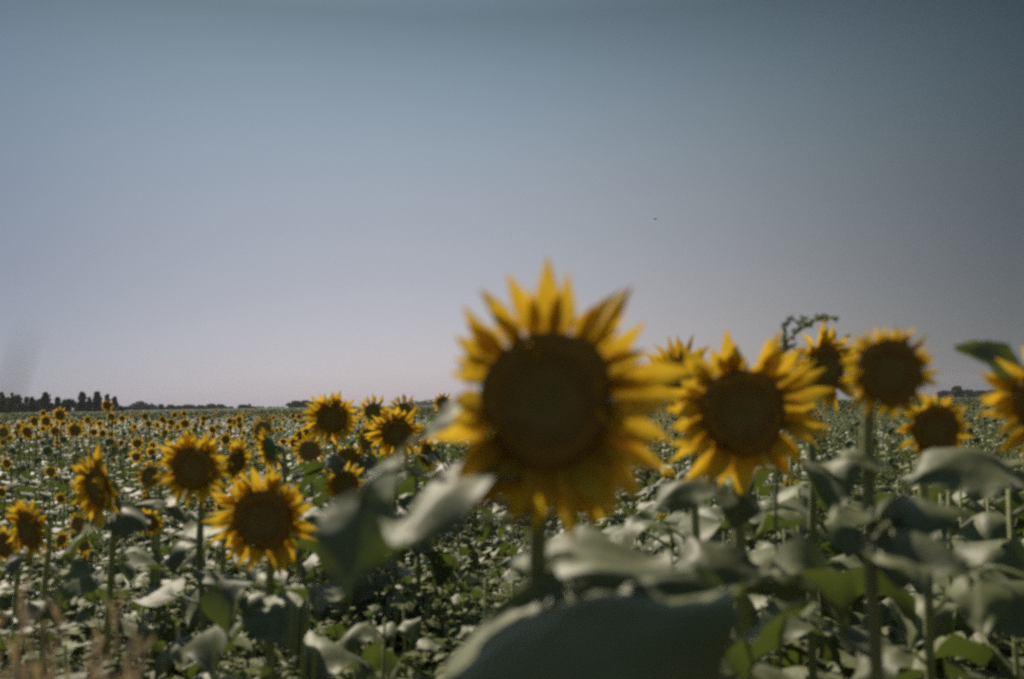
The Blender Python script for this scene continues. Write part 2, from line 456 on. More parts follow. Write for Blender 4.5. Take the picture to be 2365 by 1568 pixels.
def ring_mesh(seed, n=24, ln=.85):
    rng = random.Random(seed); b = B(); low = [make_petal(700 + i, 2) for i in range(4)]
    for th, l, w, phi, rl in petal_list(rng, n, ln, .7):
        m4 = petal_matrix(th, l, w * 1.1, phi, roll=rl); q = rng.choice(low)
        b.add([m4 @ Vector(p) for p in q.v], q.f, 0)
    return b
RING_B = [ring_mesh(800 + i) for i in range(5)]
RING_ME = [b.me("petal_ring", [M_PETALR]) for b in RING_B]

def head_matrix(center, facing, r, spin=0):
    z = facing.normalized(); x = Vector((0, 0, 1)).cross(z)
    if x.length < .05: x = Vector((1, 0, 0))
    x.normalize(); y = z.cross(x)
    m4 = Matrix((x, y, z)).transposed().to_4x4(); m4.translation = center
    return m4 @ Matrix.Rotation(spin, 4, 'Z') @ Matrix.Diagonal((r, r, r, 1))

def facing_dir(yaw, pitch):
    """0, 0 looks straight at the camera side; yaw > 0 turns to the photo's right, pitch > 0 up"""
    y, p = R(yaw), R(pitch)
    return Vector((math.sin(y) * math.cos(p), -math.cos(y) * math.cos(p), math.sin(p)))

def add_head(plant, center, facing, r, rng, npet, pln, near, petals=None):
    m4 = head_matrix(center - plant.location, facing, r)
    hd = obj("flower_head", rng.choice(DISC_HI if near else DISC_MID), plant, m4)
    obj("calyx", rng.choice(CALYX_ME), hd)
    if near:
        for th, l, w, phi, rl in (petals or petal_list(rng, int(npet * 1.35), pln * 1.08)):
            obj("petal", rng.choice(PETAL_ME), hd, petal_matrix(th, l, w, phi, roll=rl))
    else:
        k = pln / .85
        tag(obj("petal_ring", rng.choice(RING_ME), hd, Matrix.Diagonal((1 + (k - 1) * .5,) * 2 + (1, 1))), kind="stuff")
    return hd

def stem_path(base, center, facing, r, n=8):
    s = Vector((base.x + (center.x - base.x) * .3, base.y + (center.y - base.y) * .3, max(center.z - .26, .2)))
    end = center - facing * (r * .5)
    h1 = s + Vector((0, 0, .16)); h2 = end - facing * .07 + Vector((0, 0, .015))
    rb = random.Random(int(base.x * 9999)); low = bez(base, base + Vector((rb.uniform(-.06, .06), 0, s.z * .4)), s - Vector((rb.uniform(-.05, .05), 0, s.z * .35)), s, 7)
    return low + bez(s, h1, h2, end, n)[1:]

def add_leaves(plant, path_pts, rng, n, z0, z1, size, each, minz=0.0, az0=None):
    """leaves in a spiral up the stem between heights z0 and z1"""
    az = rng.uniform(0, 6.28) if az0 is None else az0; b = B()
    pts = path_pts
    for i in range(n):
        t = (i + .5) / n; z = z0 + (z1 - z0) * t; az += 2.4 + rng.uniform(-.3, .3)
        if z < minz: continue
        p = min(pts, key=lambda q: abs(q.z - z))
        k = [j for j in range(len(pts) - 1) if pts[j].z <= z <= pts[j + 1].z]
        if k:
            a, c = pts[k[0]], pts[k[0] + 1]; p = a + (c - a) * ((z - a.z) / max(c.z - a.z, 1e-4))
        s = size * (1.0 - .45 * max(0, t - .35) / .65) * rng.uniform(1.05, 1.6)
        m4 = Matrix.Translation(p - plant.location) @ Matrix.Rotation(az, 4, 'Z') @ Matrix.Rotation(R(rng.uniform(-28, 28)), 4, 'X') @ Matrix.Rotation(R(rng.uniform(-12, 22)), 4, 'Y') @ Matrix.Diagonal((s, s, s, 1))
        if each: obj("leaf", rng.choice(LEAF_ME), plant, m4)
        else:
            q = rng.choice(LOW_B); b.add([m4 @ Vector(v) for v in q.v], q.f, 0)
    if not each: tag(obj("foliage", b.me("foliage", [M_LEAF]), plant), kind="stuff")

BASES = []
HEROES = []   # (x, depth, short name) of the big blooms, to say where leafy plants stand
SHORT = {11: "the largest sunflower", 12: "the second largest sunflower", 13: "the round short petalled sunflower", 14: "the sunflower under the wispy weed", 16: "the lower sunflower at right", 17: "the sunflower cut by the right edge",
         21: "the upright sunflower left of the largest", 23: "the tilted sunflower of the cluster", 28: "the sunflower seen from its green back", 29: "the round brown disced sunflower", 31: "the big low sunflower", 32: "the ragged sunflower facing left", 33: "the left facing sunflower at the left edge", 34: "the sunflower above the hanging leaf", 30: "the almost hidden sunflower", 38: "the small sunflower behind pale leaves"}
def sunflower(px, py, d, disc, label, yaw=0, pitch=-6, n=30, pln=.88, dx=0.0, seed=1, leaves=13, size=.18, petals=None, top=.09, cz=None, group="sunflowers in bloom in the field", calls=()):
    rng = random.Random(seed * 7 + 3)
    c = P(px, py, d); r = disc / 2 / FPX * d; f = facing_dir(yaw, pitch)
    base = Vector((c.x - f.x * .07 + dx, c.y - f.y * .07 + rng.uniform(-.01, .02), 0)); BASES.append((base.x, base.y))
    pl = empty("sunflower", base); tag(pl, label, "sunflower", group)
    near = d < 4.6
    if seed in SHORT: HEROES.append((px, d, SHORT[seed]))
    path = stem_path(base, c, f, r)
    k = len(path); rad = [max(.0122 - .0042 * i / k, .006) * (r / .06) ** .35 for i in range(k)]; rad[-1] *= 1.25
    obj("stem", mesh("stem", *tube([p - base for p in path], rad, 10 if near else 6), [M_STEM]), pl)
    add_head(pl, c, f, r, rng, n, pln, near, petals)
    if leaves: add_leaves(pl, path, rng, leaves, .3, c.z - top, size, d < 8, minz=.35 if d > 4 else .1)
    return pl, path, c, r

def stem_at(path, z):
    for a, c in zip(path, path[1:]):
        if a.z <= z <= c.z: return a + (c - a) * ((z - a.z) / max(c.z - a.z, 1e-4))
    return path[-1]

# ------------------------------------------------------------------ the near flowers
# petals of the large flower: tips measured round its disc (dx, dy in units of the disc radius)
rngm = random.Random(5)
TIPS = [(0.0, 2.1), (-.47, 1.88), (-.9, 1.69), (-1.31, 1.32), (-1.36, .92), (-1.42, .45), (-1.38, -.1), (-1.74, -.68), (-1.2, -1.66), (-.5, -1.52), (-.08, -1.98), (.47, -2.1),
        (.85, -1.85), (1.4, -1.3), (1.85, -1.25), (1.95, -.55), (2.1, .05), (2.25, .5), (1.55, 1.03), (1.41, 1.51), (1.06, 1.72), (.44, 1.85),
        (.2, 1.6), (-.25, 1.62), (-.7, 1.45), (-1.1, 1.2), (.75, 1.45), (1.2, 1.2), (1.5, .75), (1.7, .3), (1.75, -.3), (1.6, -.85), (1.15, -1.5), (.65, -1.7), (.2, -1.7), (-.3, -1.6), (-.85, -1.4), (-1.25, -1.0), (-1.4, -.4), (-1.3, .7)]
def tips_to_petals(tips, rng):
    out = []
    for i, (x, y) in enumerate(tips):
        th = math.atan2(y, x); ln = math.hypot(x, y) - .9
        phi = rng.uniform(-.15, .25) + (.15 if i > 21 else 0)
        out.append((th, ln / math.cos(phi), rng.uniform(.72, 1.08), phi, rng.uniform(-.7, .7)))
    for i in range(18):
        th = rng.uniform(3.8, 5.7); out.append((th, rng.uniform(.75, 1.15), rng.uniform(1.1, 1.5), rng.uniform(.05, .45), rng.uniform(-.4, .4)))
    for i in range(12):
        out.append((rng.uniform(0, 6.283), rng.uniform(.25, .42), rng.uniform(.6, .9), rng.uniform(1.5, 2.2), rng.uniform(-.5, .5)))
    return out

main, mpath, mc, mr_ = sunflower(1262, 920, .95, 305, "largest sunflower, blurred and closest to the camera, its dark disc seen full face", pitch=-5, dx=-.017, seed=11, leaves=0, petals=tips_to_petals(TIPS, rngm))
V = Vector
def leaf_px(plant, path, b, t, db, dt, width, normal, zatt=None, **kw):
    base, tip = P(*b, db), P(*t, dt)
    att = stem_at(path, zatt if zatt is not None else min(base.z - .02, path[-1].z - .12))
    return custom_leaf(plant, base, tip, width, V(normal), attach=att, **kw)
UPN = (0, -.35, 1)
leaf_px(main, mpath, (1335, 1382), (1420, 1830), .92, .74, .27, (-.12, -1, .5), arch=.2, fold=-.16, wave=.12, seed=41, nu=24, nv=12)
leaf_px(main, mpath, (1240, 1405), (1710, 1385), .96, .99, .12, (-.25, -.5, .9), arch=.10, fold=-.15, wave=.12, seed=42)
leaf_px(main, mpath, (1290, 1352), (1530, 1300), .99, 1.12, .165, (-.35, -.6, .85), arch=.16, fold=-.12, wave=.08, seed=2)
leaf_px(main, mpath, (1480, 1352), (1700, 1385), .9, .93, .05, (.1, -.5, 1), arch=.1, fold=-.3, wave=.08, seed=22)
leaf_px(main, mpath, (892, 1190), (955, 1005), .93, 1.0, .062, (-.8, -.7, .2), arch=.05, fold=.4, seed=3)
leaf_px(main, mpath, (1090, 1100), (905, 1280), .98, .80, .125, (-.4, -.3, .9), arch=.06, fold=-.14, wave=.07, seed=4)
leaf_px(main, mpath, (830, 1160), (795, 1390), .90, .86, .075, (-.1, -1, -.05), arch=.06, fold=-.35, seed=5)
leaf_px(main, mpath, (1065, 955), (968, 1018), 1.0, 1.02, .05, (-.2, -.6, .7), arch=.1, fold=-.2, seed=6, zatt=1.55)

second, spath, sc_, sr = sunflower(1715, 950, 1.5, 195, "second largest sunflower, right of the largest one, facing the camera with ragged upright petals", pitch=-4, seed=12, leaves=9, size=.18, top=.22, n=34, pln=.92)
leaf_px(second, spath, (1665, 1350), (1590, 1235), 1.4, 1.5, .135, (-.25, -.6, .9), arch=.12, fold=-.4, seed=7, zatt=1.22)
leaf_px(second, spath, (1710, 1135), (1690, 1225), 1.55, 1.5, .075, (0, -.9, .3), arch=.1, fold=-.2, seed=8)
leaf_px(second, spath, (1640, 1110), (1490, 1195), 1.65, 1.6, .10, (-.3, -.4, 1), arch=.15, fold=-.35, seed=9)
leaf_px(second, spath, (1785, 1340), (1970, 1380), 1.55, 1.7, .09, (.1, -.3, 1), arch=.16, fold=-.3, seed=10)

third, tpath, tc_, tr_ = sunflower(2052, 858, 1.28, 150, "round short petalled sunflower against the sky, second from the photo's right edge", pitch=-2, seed=13, leaves=10, size=.19, top=.2, n=36, pln=.52, dx=-.02)
leaf_px(third, tpath, (2040, 1075), (1930, 1062), 1.35, 1.31, 0.081, UPN, arch=.15, fold=-.3, seed=11)
leaf_px(third, tpath, (2010, 1190), (1905, 1215), 1.28, 1.21, 0.054, UPN, arch=.1, fold=-.25, seed=12)
leaf_px(third, tpath, (2080, 1200), (2215, 1185), 1.28, 1.35, 0.088, UPN, arch=.18, fold=-.35, seed=13)
leaf_px(third, tpath, (2045, 1300), (2145, 1390), 1.18, 1.08, 0.061, (.3, -.3, 1), arch=.22, fold=-.3, seed=14)

sunflower(1905, 850, 2.3, 105, "half hidden sunflower behind the round short petalled one, under the wispy weed", yaw=25, pitch=0, seed=14, leaves=10, size=.18, top=.2, n=32, pln=.95)
sunflower(1572, 872, 2.2, 92, "sunflower mostly hidden behind the right petals of the largest sunflower", yaw=-35, pitch=5, seed=15, leaves=10, size=.18, top=.2, n=30, pln=1.0)
sunflower(2158, 990, 1.9, 108, "lower sunflower with dark round disc below the round short petalled one", seed=16, pitch=-8, leaves=12, size=.19, top=.12, n=32, pln=.6)
edge, epath, ec, er = sunflower(2440, 935, 1.4, 185, "sunflower cut off by the right edge of the photo, a dark leaf reaching from it", yaw=-48, seed=17, leaves=9, size=.19, top=.25, n=30, pln=.85)
leaf_px(edge, epath, (2345, 850), (2205, 798), 1.5, 1.45, .066, (.3, -.85, .38), arch=.06, fold=-.1, seed=15, zatt=1.62)
leaf_px(edge, epath, (2330, 1080), (2080, 1130), 1.55, 1.5, .15, (0, -.4, 1), arch=.2, fold=-.35, seed=16)
leaf_px(edge, epath, (2262, 1335), (2270, 1475), 1.5, 1.42, .085, (-.2, -.6, .6), arch=.1, fold=-.35, seed=17)

sunflower(766, 965, 4.4, 68, "upright sunflower left of the largest one, petals spiking above the horizon", seed=21, n=34, pln=.95, leaves=11, top=.14)
sunflower(862, 950, 7.0, 38, "thin petalled sunflower between the upright one and the cluster beside it", seed=22, n=26, pln=1.1, top=.12)
clus, cpath, _, _ = sunflower(915, 998, 4.4, 68, "tilted sunflower with tall top petals, in the cluster left of the largest one", yaw=12, pitch=-16, seed=23, n=34, pln=1.0)
sunflower(930, 947, 6.0, 36, "sunflower peeking out above the tilted sunflower in the cluster", yaw=-10, pitch=10, seed=24, n=26, pln=1.1)
sunflower(850, 1012, 5.0, 50, "sunflower turned sideways, left behind the tilted sunflower of the cluster", yaw=55, pitch=-5, seed=25, n=30, pln=.95)
sunflower(1022, 930, 8.0, 28, "small sunflower on the horizon touching the left petals of the largest one", yaw=20, pitch=-8, seed=26, pln=1.0)
sunflower(606, 992, 6.0, 46, "sunflower tipped to the left above the one seen from its green back", yaw=-35, pitch=14, seed=27, pln=.95)
sunflower(622, 1035, 4.5, 58, "sunflower turned away to the left, its green back and bent stalk showing", yaw=-100, pitch=-10, seed=28, n=30, pln=.85, dx=.03)
lft, lpath, _, _ = sunflower(447, 1080, 2.9, 100, "round sunflower with wide brown disc, upper one of the two big ones at left", yaw=-6, pitch=-8, seed=29, n=40, pln=.8, size=.18, leaves=19)
leaf_px(lft, lpath, (425, 1185), (305, 1165), 3.0, 2.9, .11, UPN, arch=.15, fold=-.35, seed=31)
sunflower(545, 1065, 4.0, 58, "sunflower almost hidden right behind the round brown disced one", yaw=70, pitch=-5, seed=30, n=30, pln=.9)
low, lopath, _, _ = sunflower(608, 1198, 2.3, 138, "big low sunflower with three upright petals on top of its disc", pitch=-12, seed=31, n=36, pln=.78, size=.19, leaves=19)
leaf_px(low, lopath, (770, 1345), (740, 1425), 2.3, 2.1, .10, (0, -.7, .7), arch=.12, fold=-.3, seed=33)
leaf_px(low, lopath, (690, 1185), (765, 1200), 2.5, 2.45, .07, UPN, arch=.12, fold=-.3, seed=34)
sunflower(225, 1122, 3.0, 88, "ragged sunflower facing left with drooping lower petals", yaw=-36, pitch=-10, seed=32, n=34, pln=1.05, size=.16, leaves=17)
sunflower(68, 1222, 3.0, 84, "sunflower facing left, lowest big one at the photo's left edge", yaw=-33, pitch=-8, seed=33, n=34, pln=.85, size=.14)
sunflower(797, 1117, 4.4, 60, "sunflower right above the big hanging leaf, below the upright one", pitch=-4, seed=34, n=28, pln=.72)
sunflower(714, 1040, 5.5, 46, "sunflower half covered by pale leaves, below the upright one", pitch=4, seed=35, pln=.9)
sunflower(805, 1052, 5.0, 50, "drooping sunflower under a pale leaf, right of the upright one's stalk", pitch=-45, seed=36, pln=.8)
sunflower(985, 1048, 4.5, 48, "sideways sunflower under the left petals of the largest one", yaw=65, pitch=10, seed=37, n=26, pln=.9)
sunflower(345, 1098, 4.2, 46, "small sunflower behind pale leaves, left of the round brown disced one", yaw=-30, pitch=15, seed=38, n=24, pln=.8, leaves=8, size=.12)
sunflower(338, 1150, 4.4, 40, "small dull sunflower below the left side of the round brown disced one", yaw=-60, pitch=0, seed=39, n=24, pln=.8, leaves=8, size=.12)
sunflower(342, 1205, 4.0, 46, "drooping sunflower behind the dark stalk right of the ragged one", pitch=-30, seed=40, n=26, pln=.7, leaves=8, size=.12)
sunflower(180, 1208, 4.6, 34, "small sunflower peeking out under the ragged one", pitch=10, yaw=-15, seed=41, leaves=8, size=.11, pln=.75)
sunflower(193, 1262, 4.6, 26, "tiny sunflower above another, low at left beneath the ragged one", yaw=-15, seed=42, leaves=7, size=.11, pln=.8)
sunflower(195, 1290, 4.4, 22, "tiny sunflower turned away, lowest one beneath the ragged one", yaw=100, seed=43, leaves=7, size=.11, n=20, pln=1.1)
sunflower(142, 1246, 4.8, 24, "tiny narrow sunflower between the left edge flower and the lowest pair", yaw=60, seed=44, leaves=7, size=.11, pln=.8)
sunflower(8, 1258, 3.4, 56, "dim sunflower cut off by the left edge, under the one facing left", yaw=-20, pitch=-10, seed=45, n=28, pln=.7, size=.14)
# the smaller flowers farther off (x, y, distance, disc size, turn, label)
FAR = [(173, 994, 12.5, 25, 0, "brightest of the distant sunflowers at left, beside the two bare stalks"),
 (127, 996, 13.5, 20, 0, "small round sunflower just left of the brightest distant one"),
 (62, 997, 13, 22, -20, "small sunflower overlapping its darker neighbour near the left edge"),
 (38, 1001, 14, 18, -45, "dull small sunflower turned left near the left edge"),
 (8, 998, 13, 22, 0, "small sunflower on the left edge, level with the distant row"),
 (138, 958, 13, 21, 0, "tall small sunflower just under the gap in the trees at left"),
 (106, 972, 13.5, 18, 0, "small sunflower below the left of the tall one under the trees"),
 (79, 972, 14, 17, -10, "small sunflower second left of the tall one under the trees"),
 (247, 936, 14, 18, 5, "highest small sunflower at left, its head in front of the distant trees"),
 (257, 962, 15, 15, 0, "small sunflower straight below the highest one at left"),
 (282, 966, 18, 12, 8, "tiny sunflower right beside the one below the highest"),
 (335, 961, 17, 13, 0, "tiny sunflower right of centre of the distant left row, with a second beneath"),
 (343, 978, 17, 12, 5, "tiny sunflower directly beneath another in the distant left row"),
 (375, 969, 17, 13, -5, "tiny sunflower left of a touching pair in the distant row"),
 (395, 975, 17, 13, 10, "tiny sunflower touching its left neighbour in the distant row"),
 (427, 978, 15.5, 16, 0, "small round sunflower in mid row above the big round brown disced one"),
 (452, 983, 20, 9, 0, "tiny sunflower at the right foot of the small round one in mid row"),
 (470, 966, 19, 11, 0, "tiny sunflower between the mid row and a lower one to its right"),
 (490, 992, 15, 14, 0, "small sunflower hanging lower than the mid row, above the round big one's right petals"),
 (530, 972, 19, 11, 0, "tiny sunflower, upper left of a foursome left of the tipped one"),
 (552, 968, 19, 11, 0, "tiny sunflower, upper right of a foursome left of the tipped one"),
 (531, 987, 19, 9, 0, "tiny sunflower, lower left of a foursome left of the tipped one"),
 (553, 982, 19, 11, 0, "tiny sunflower, lower right of a foursome left of the tipped one"),
 (403, 958, 22, 10, 0, "tiny sunflower high in the distant row, left of a similar one"),
 (425, 955, 22, 10, 0, "tiny sunflower high in the distant row, above the small round one"),
 (237, 1000, 14, 13, 45, "half turned small sunflower between the two bare stalks and the mid row"),
 (258, 1018, 13, 15, -35, "sideways small sunflower below the half turned one"),
 (280, 1022, 13, 10, 30, "tiny greenish sunflower right of the sideways small one"),
 (300, 995, 16, 11, -50, "tiny sideways sunflower left of the stalk in the mid row"),
 (202, 970, 16, 14, -20, "tiny sunflower behind the top of the two bare stalks"),
 (100, 955, 18, 12, -10, "tiny faint sunflower at the foot of the cypress"),
 (42, 985, 15, 14, -20, "tiny faint sunflower above the overlapping ones near the left edge"),
 (16, 1070, 9, 20, -10, "small low sunflower at the left edge beside the dark green patch"),
 (117, 1089, 9, 19, 0, "small lonely sunflower in the dark green patch at left"),
 (140, 1151, 7.6, 17, 0, "small lonely sunflower lower in the dark green patch, left of the ragged one"),
 (3, 1136, 8, 18, 0, "small sunflower cut by the left edge in the dark green patch"),
 (262, 1061, 11, 9, 0, "tiny low sunflower right of the ragged one's top petals"),
 (722, 978, 14, 15, -10, "small dark disced sunflower tucked left behind the upright one"),
 (690, 962, 24, 10, 0, "tiny sunflower in the distance, right one of a spaced pair"),
 (676, 960, 26, 9, 0, "tiny sunflower in the distance, left one of a spaced pair"),
 (707, 985, 18, 9, 20, "tiny yellow sunflower low between the pale leaves and the upright one"),
 (437, 1002, 16, 9, 60, "tiny sunflower under the small round one of the mid row"),
 (492, 1008, 16, 8, 0, "tiny green hearted sunflower below the low hanging one")]
for i, (x, y, d, s, yw, lb) in enumerate(FAR):
    sunflower(x, y, d, s * .98, lb, yaw=yw + random.Random(i).uniform(-8, 8), pitch=random.Random(i + 99).uniform(-16, 2), seed=60 + i, leaves=9, size=.13, top=.2, pln=random.Random(i).uniform(.7, .95))

# ------------------------------------------------------------------ leafy plants of the field that show no bloom
rf = random.Random(77)
cells = []
step = .43
for iy in range(0, 70):
    for ix in range(-60, 60):
        x = ix * step + rf.uniform(-.17, .17); y = 1.55 + iy * step + rf.uniform(-.17, .17)
        if abs(x) > y * .72 + .7: continue
        if any((x - bx) ** 2 + (y - by) ** 2 < .075 for bx, by in BASES): continue
        if x < .2 * y and y < 2.3: continue
        if x < .1 * y and y < 4.6 and rf.random() < .2: continue
        cells.append((math.hypot(x, y), x, y))
cells.sort()
N_IND = 298 - len(BASES)
ind, rest = cells[:N_IND], cells[N_IND:]
kinds = {'leafy': ("leafy sunflower plant without a flower, part of the dense green field", "leafy flowerless sunflowers"),
         'bud': ("sunflower plant with a closed green bud, standing in the dense field", "budding sunflowers"),
         'small': ("low sunflower plant with one small bloom among the field's leaves", "low sunflowers with a small bloom")}
USED = set()
for k, (d, x, y) in enumerate(ind):
    r = random.Random(1000 + k)
    left = x < .15 * y
    lim = (1.60 - .165 * y) if left else (1.68 - .075 * y)
    h = min(max(lim, .98), 1.36 if left else 1.52) * r.uniform(.86, 1.04)
    kd = 'leafy'
    if y > 4.5: kd = r.choices(['leafy', 'bud', 'small'], [.75, .15, .10])[0]
    base = Vector((x, y, 0)); pl = empty("sunflower_plant", base)
    lab = None
    if y < 6.5:      # say which one by the bloom it stands beside
        q = V((x, y, h)) - C0; dep = q.dot(F); sx = 1182 + FPX * q.dot(RT) / dep
        hx, hd, hn = min(HEROES, key=lambda e: abs(e[0] - sx) / 60 + abs(e[1] - dep) * 2)
        if -100 < sx < 2464 and abs(hx - sx) < 260:
            side_ = "left of" if sx < hx - 40 else "right of" if sx > hx + 40 else "in line with"
            dp = "in front and " if dep < hd - .45 else "behind and " if dep > hd + .45 else ""
            lab = {'leafy': "leafy flowerless plant ", 'bud': "green budded plant ", 'small': "low small bloomed plant "}[kd] + dp + side_ + " " + hn
            if lab in USED: lab = None
    if lab: USED.add(lab)
    lab = lab and lab.replace(" in front and in line with", " in front of").replace(" behind and in line with", " behind")
    tag(pl, lab or kinds[kd][0], "sunflower plant", kinds[kd][1])
    c = Vector((x + r.uniform(-.04, .04), y + r.uniform(-.04, .04), h))
    f = facing_dir(r.uniform(-50, 50), r.uniform(-20, 20)) if kd != 'leafy' else Vector((r.uniform(-.3, .3), r.uniform(-.3, .3), 1)).normalized()
    rad_h = {'leafy': .015, 'bud': r.uniform(.022, .03), 'small': r.uniform(.03, .042)}[kd]
    path = stem_path(base, c, f, rad_h, 5) if kd != 'leafy' else [base, base + (c - base) * .4 + Vector((.01, 0, 0)), base + (c - base) * .75, c]
    rr = [.008 - .004 * i / len(path) for i in range(len(path))]
    obj("stem", mesh("stem", *tube([p - base for p in path], rr, 6), [M_STEM]), pl)
    if kd == 'small': add_head(pl, c, f, rad_h, r, 20, .8, False)
    if kd == 'bud': obj("bud", CALYX_ME[k % 3], pl, head_matrix(c - base, f, rad_h) @ Matrix.Diagonal((1, 1, 1.3, 1)))
    size = r.uniform(.11, .16) if left and 4.2 < y < 9 else r.uniform(.10, .17) if left else r.uniform(.18, .26)
    add_leaves(pl, path, r, 12 if y < 6 else 10, .3, h - .02, size, True, minz=.3 if y > 3 else .1)

# ------------------------------------------------------------------ the rest of the field, too many to count
def template(seed, nl, low, size, h, head, seg):
    rng = random.Random(seed); b = B()
    c = Vector((0, 0, h)); path = [Vector((0, 0, .1)), Vector((.01, 0, h * .6)), Vector((0, .02, h - .05)), Vector((0, -.02, h))]
    if seg: b.add(*tube(path, [.008, .007, .006, .006], seg, False), 1)
    az = rng.uniform(0, 6)
    for i in range(nl):
        t = (i + .5) / nl; z = .35 + (h - .12 - .35 - (.12 if head else 0)) * t; az += 2.4 + rng.uniform(-.3, .3); s = size * (1 - .4 * t) * rng.uniform(.8, 1.2)
        m4 = Matrix.Translation((0, 0, z)) @ Matrix.Rotation(az, 4, 'Z') @ Matrix.Rotation(R(rng.uniform(-16, 16)), 4, 'X') @ Matrix.Rotation(R(rng.uniform(-14, 14)), 4, 'Y') @ Matrix.Diagonal((s, s, s, 1))
        if low == 0: q = rng.choice(LOW_B); vv, ff = [Vector(p) for p in q.v[30:]], [tuple(i2 - 30 for i2 in fa) for fa, mi in zip(q.f, q.m) if mi == 0]
        else:
            a0, a1 = rng.uniform(.0, .5), rng.uniform(-.9, -.2)
            vv = [Vector((.5, 0, .3)), Vector((.85, .42, .3 + .35 * a0 - .05)), Vector((.95, 0, .3 + .45 * a0)), Vector((.85, -.42, .3 + .35 * a0 - .05)), Vector((1.45, 0, .3 + .45 * a0 + .5 * a1))]
            ff = [(0, 2, 1), (0, 3, 2), (1, 2, 4), (2, 3, 4)] if low == 1 else [(0, 4, 1), (0, 3, 4)]
        b.add([m4 @ v for v in vv], ff, 0)
    if head:
        f = facing_dir(rng.uniform(-30, 30), rng.uniform(-20, 5)); rr = rng.uniform(.04, .055); m4 = head_matrix(c + f * .03, f, rr)
        if head == 1:
            b.add([m4 @ Vector(p) for p in lathe([(1.0, 0), (.7, .2), (.1, .18)], 8)[0]], lathe([(1.0, 0), (.7, .2), (.1, .18)], 8)[1], 3)
            if low == 0: q = RING_B[seed % 5]; b.add([m4 @ Vector(p) for p in q.v], q.f, 2)
            else:
                v, ff = [], []
                for k in range(12 if low == 1 else 6):
                    a = k * math.pi / (6 if low == 1 else 3); l = rng.uniform(1.6, 1.95)
                    v += [(math.cos(a - .26), math.sin(a - .26), 0), (l * math.cos(a), l * math.sin(a), rng.uniform(-.1, .3)), (math.cos(a + .26), math.sin(a + .26), 0)]; ff.append((k * 3, k * 3 + 1, k * 3 + 2))
                b.add([m4 @ Vector(p) for p in v], ff, 2)
        else:
            v, ff = lathe([(.2, -.6), (.9, -.3), (1.0, 0), (.5, .3)], 6); b.add([m4 @ Vector(p) for p in v], ff, 4)
    return b.tri()

def scatter(tmpl, X, Y, S, ZS, A, pick):
    VV, TT, MM, off = [], [], [], 0
    for k, (tv, tt, tm) in enumerate(tmpl):
        idx = np.nonzero(pick == k)[0]
        if not len(idx): continue
        ca, sa = np.cos(A[idx])[:, None], np.sin(A[idx])[:, None]; s = S[idx][:, None]
        x = (tv[None, :, 0] * ca - tv[None, :, 1] * sa) * s + X[idx][:, None]
        y = (tv[None, :, 0] * sa + tv[None, :, 1] * ca) * s + Y[idx][:, None]
        z = tv[None, :, 2] * ZS[idx][:, None] + 0 * x
        n = len(tv); VV.append(np.stack([x, y, z], -1).reshape(-1, 3))
        TT.append((tt[None] + (np.arange(len(idx)) * n)[:, None, None]).reshape(-1, 3) + off); MM.append(np.tile(tm, len(idx))); off += n * len(idx)
    return np.concatenate(VV), np.concatenate(TT), np.concatenate(MM)

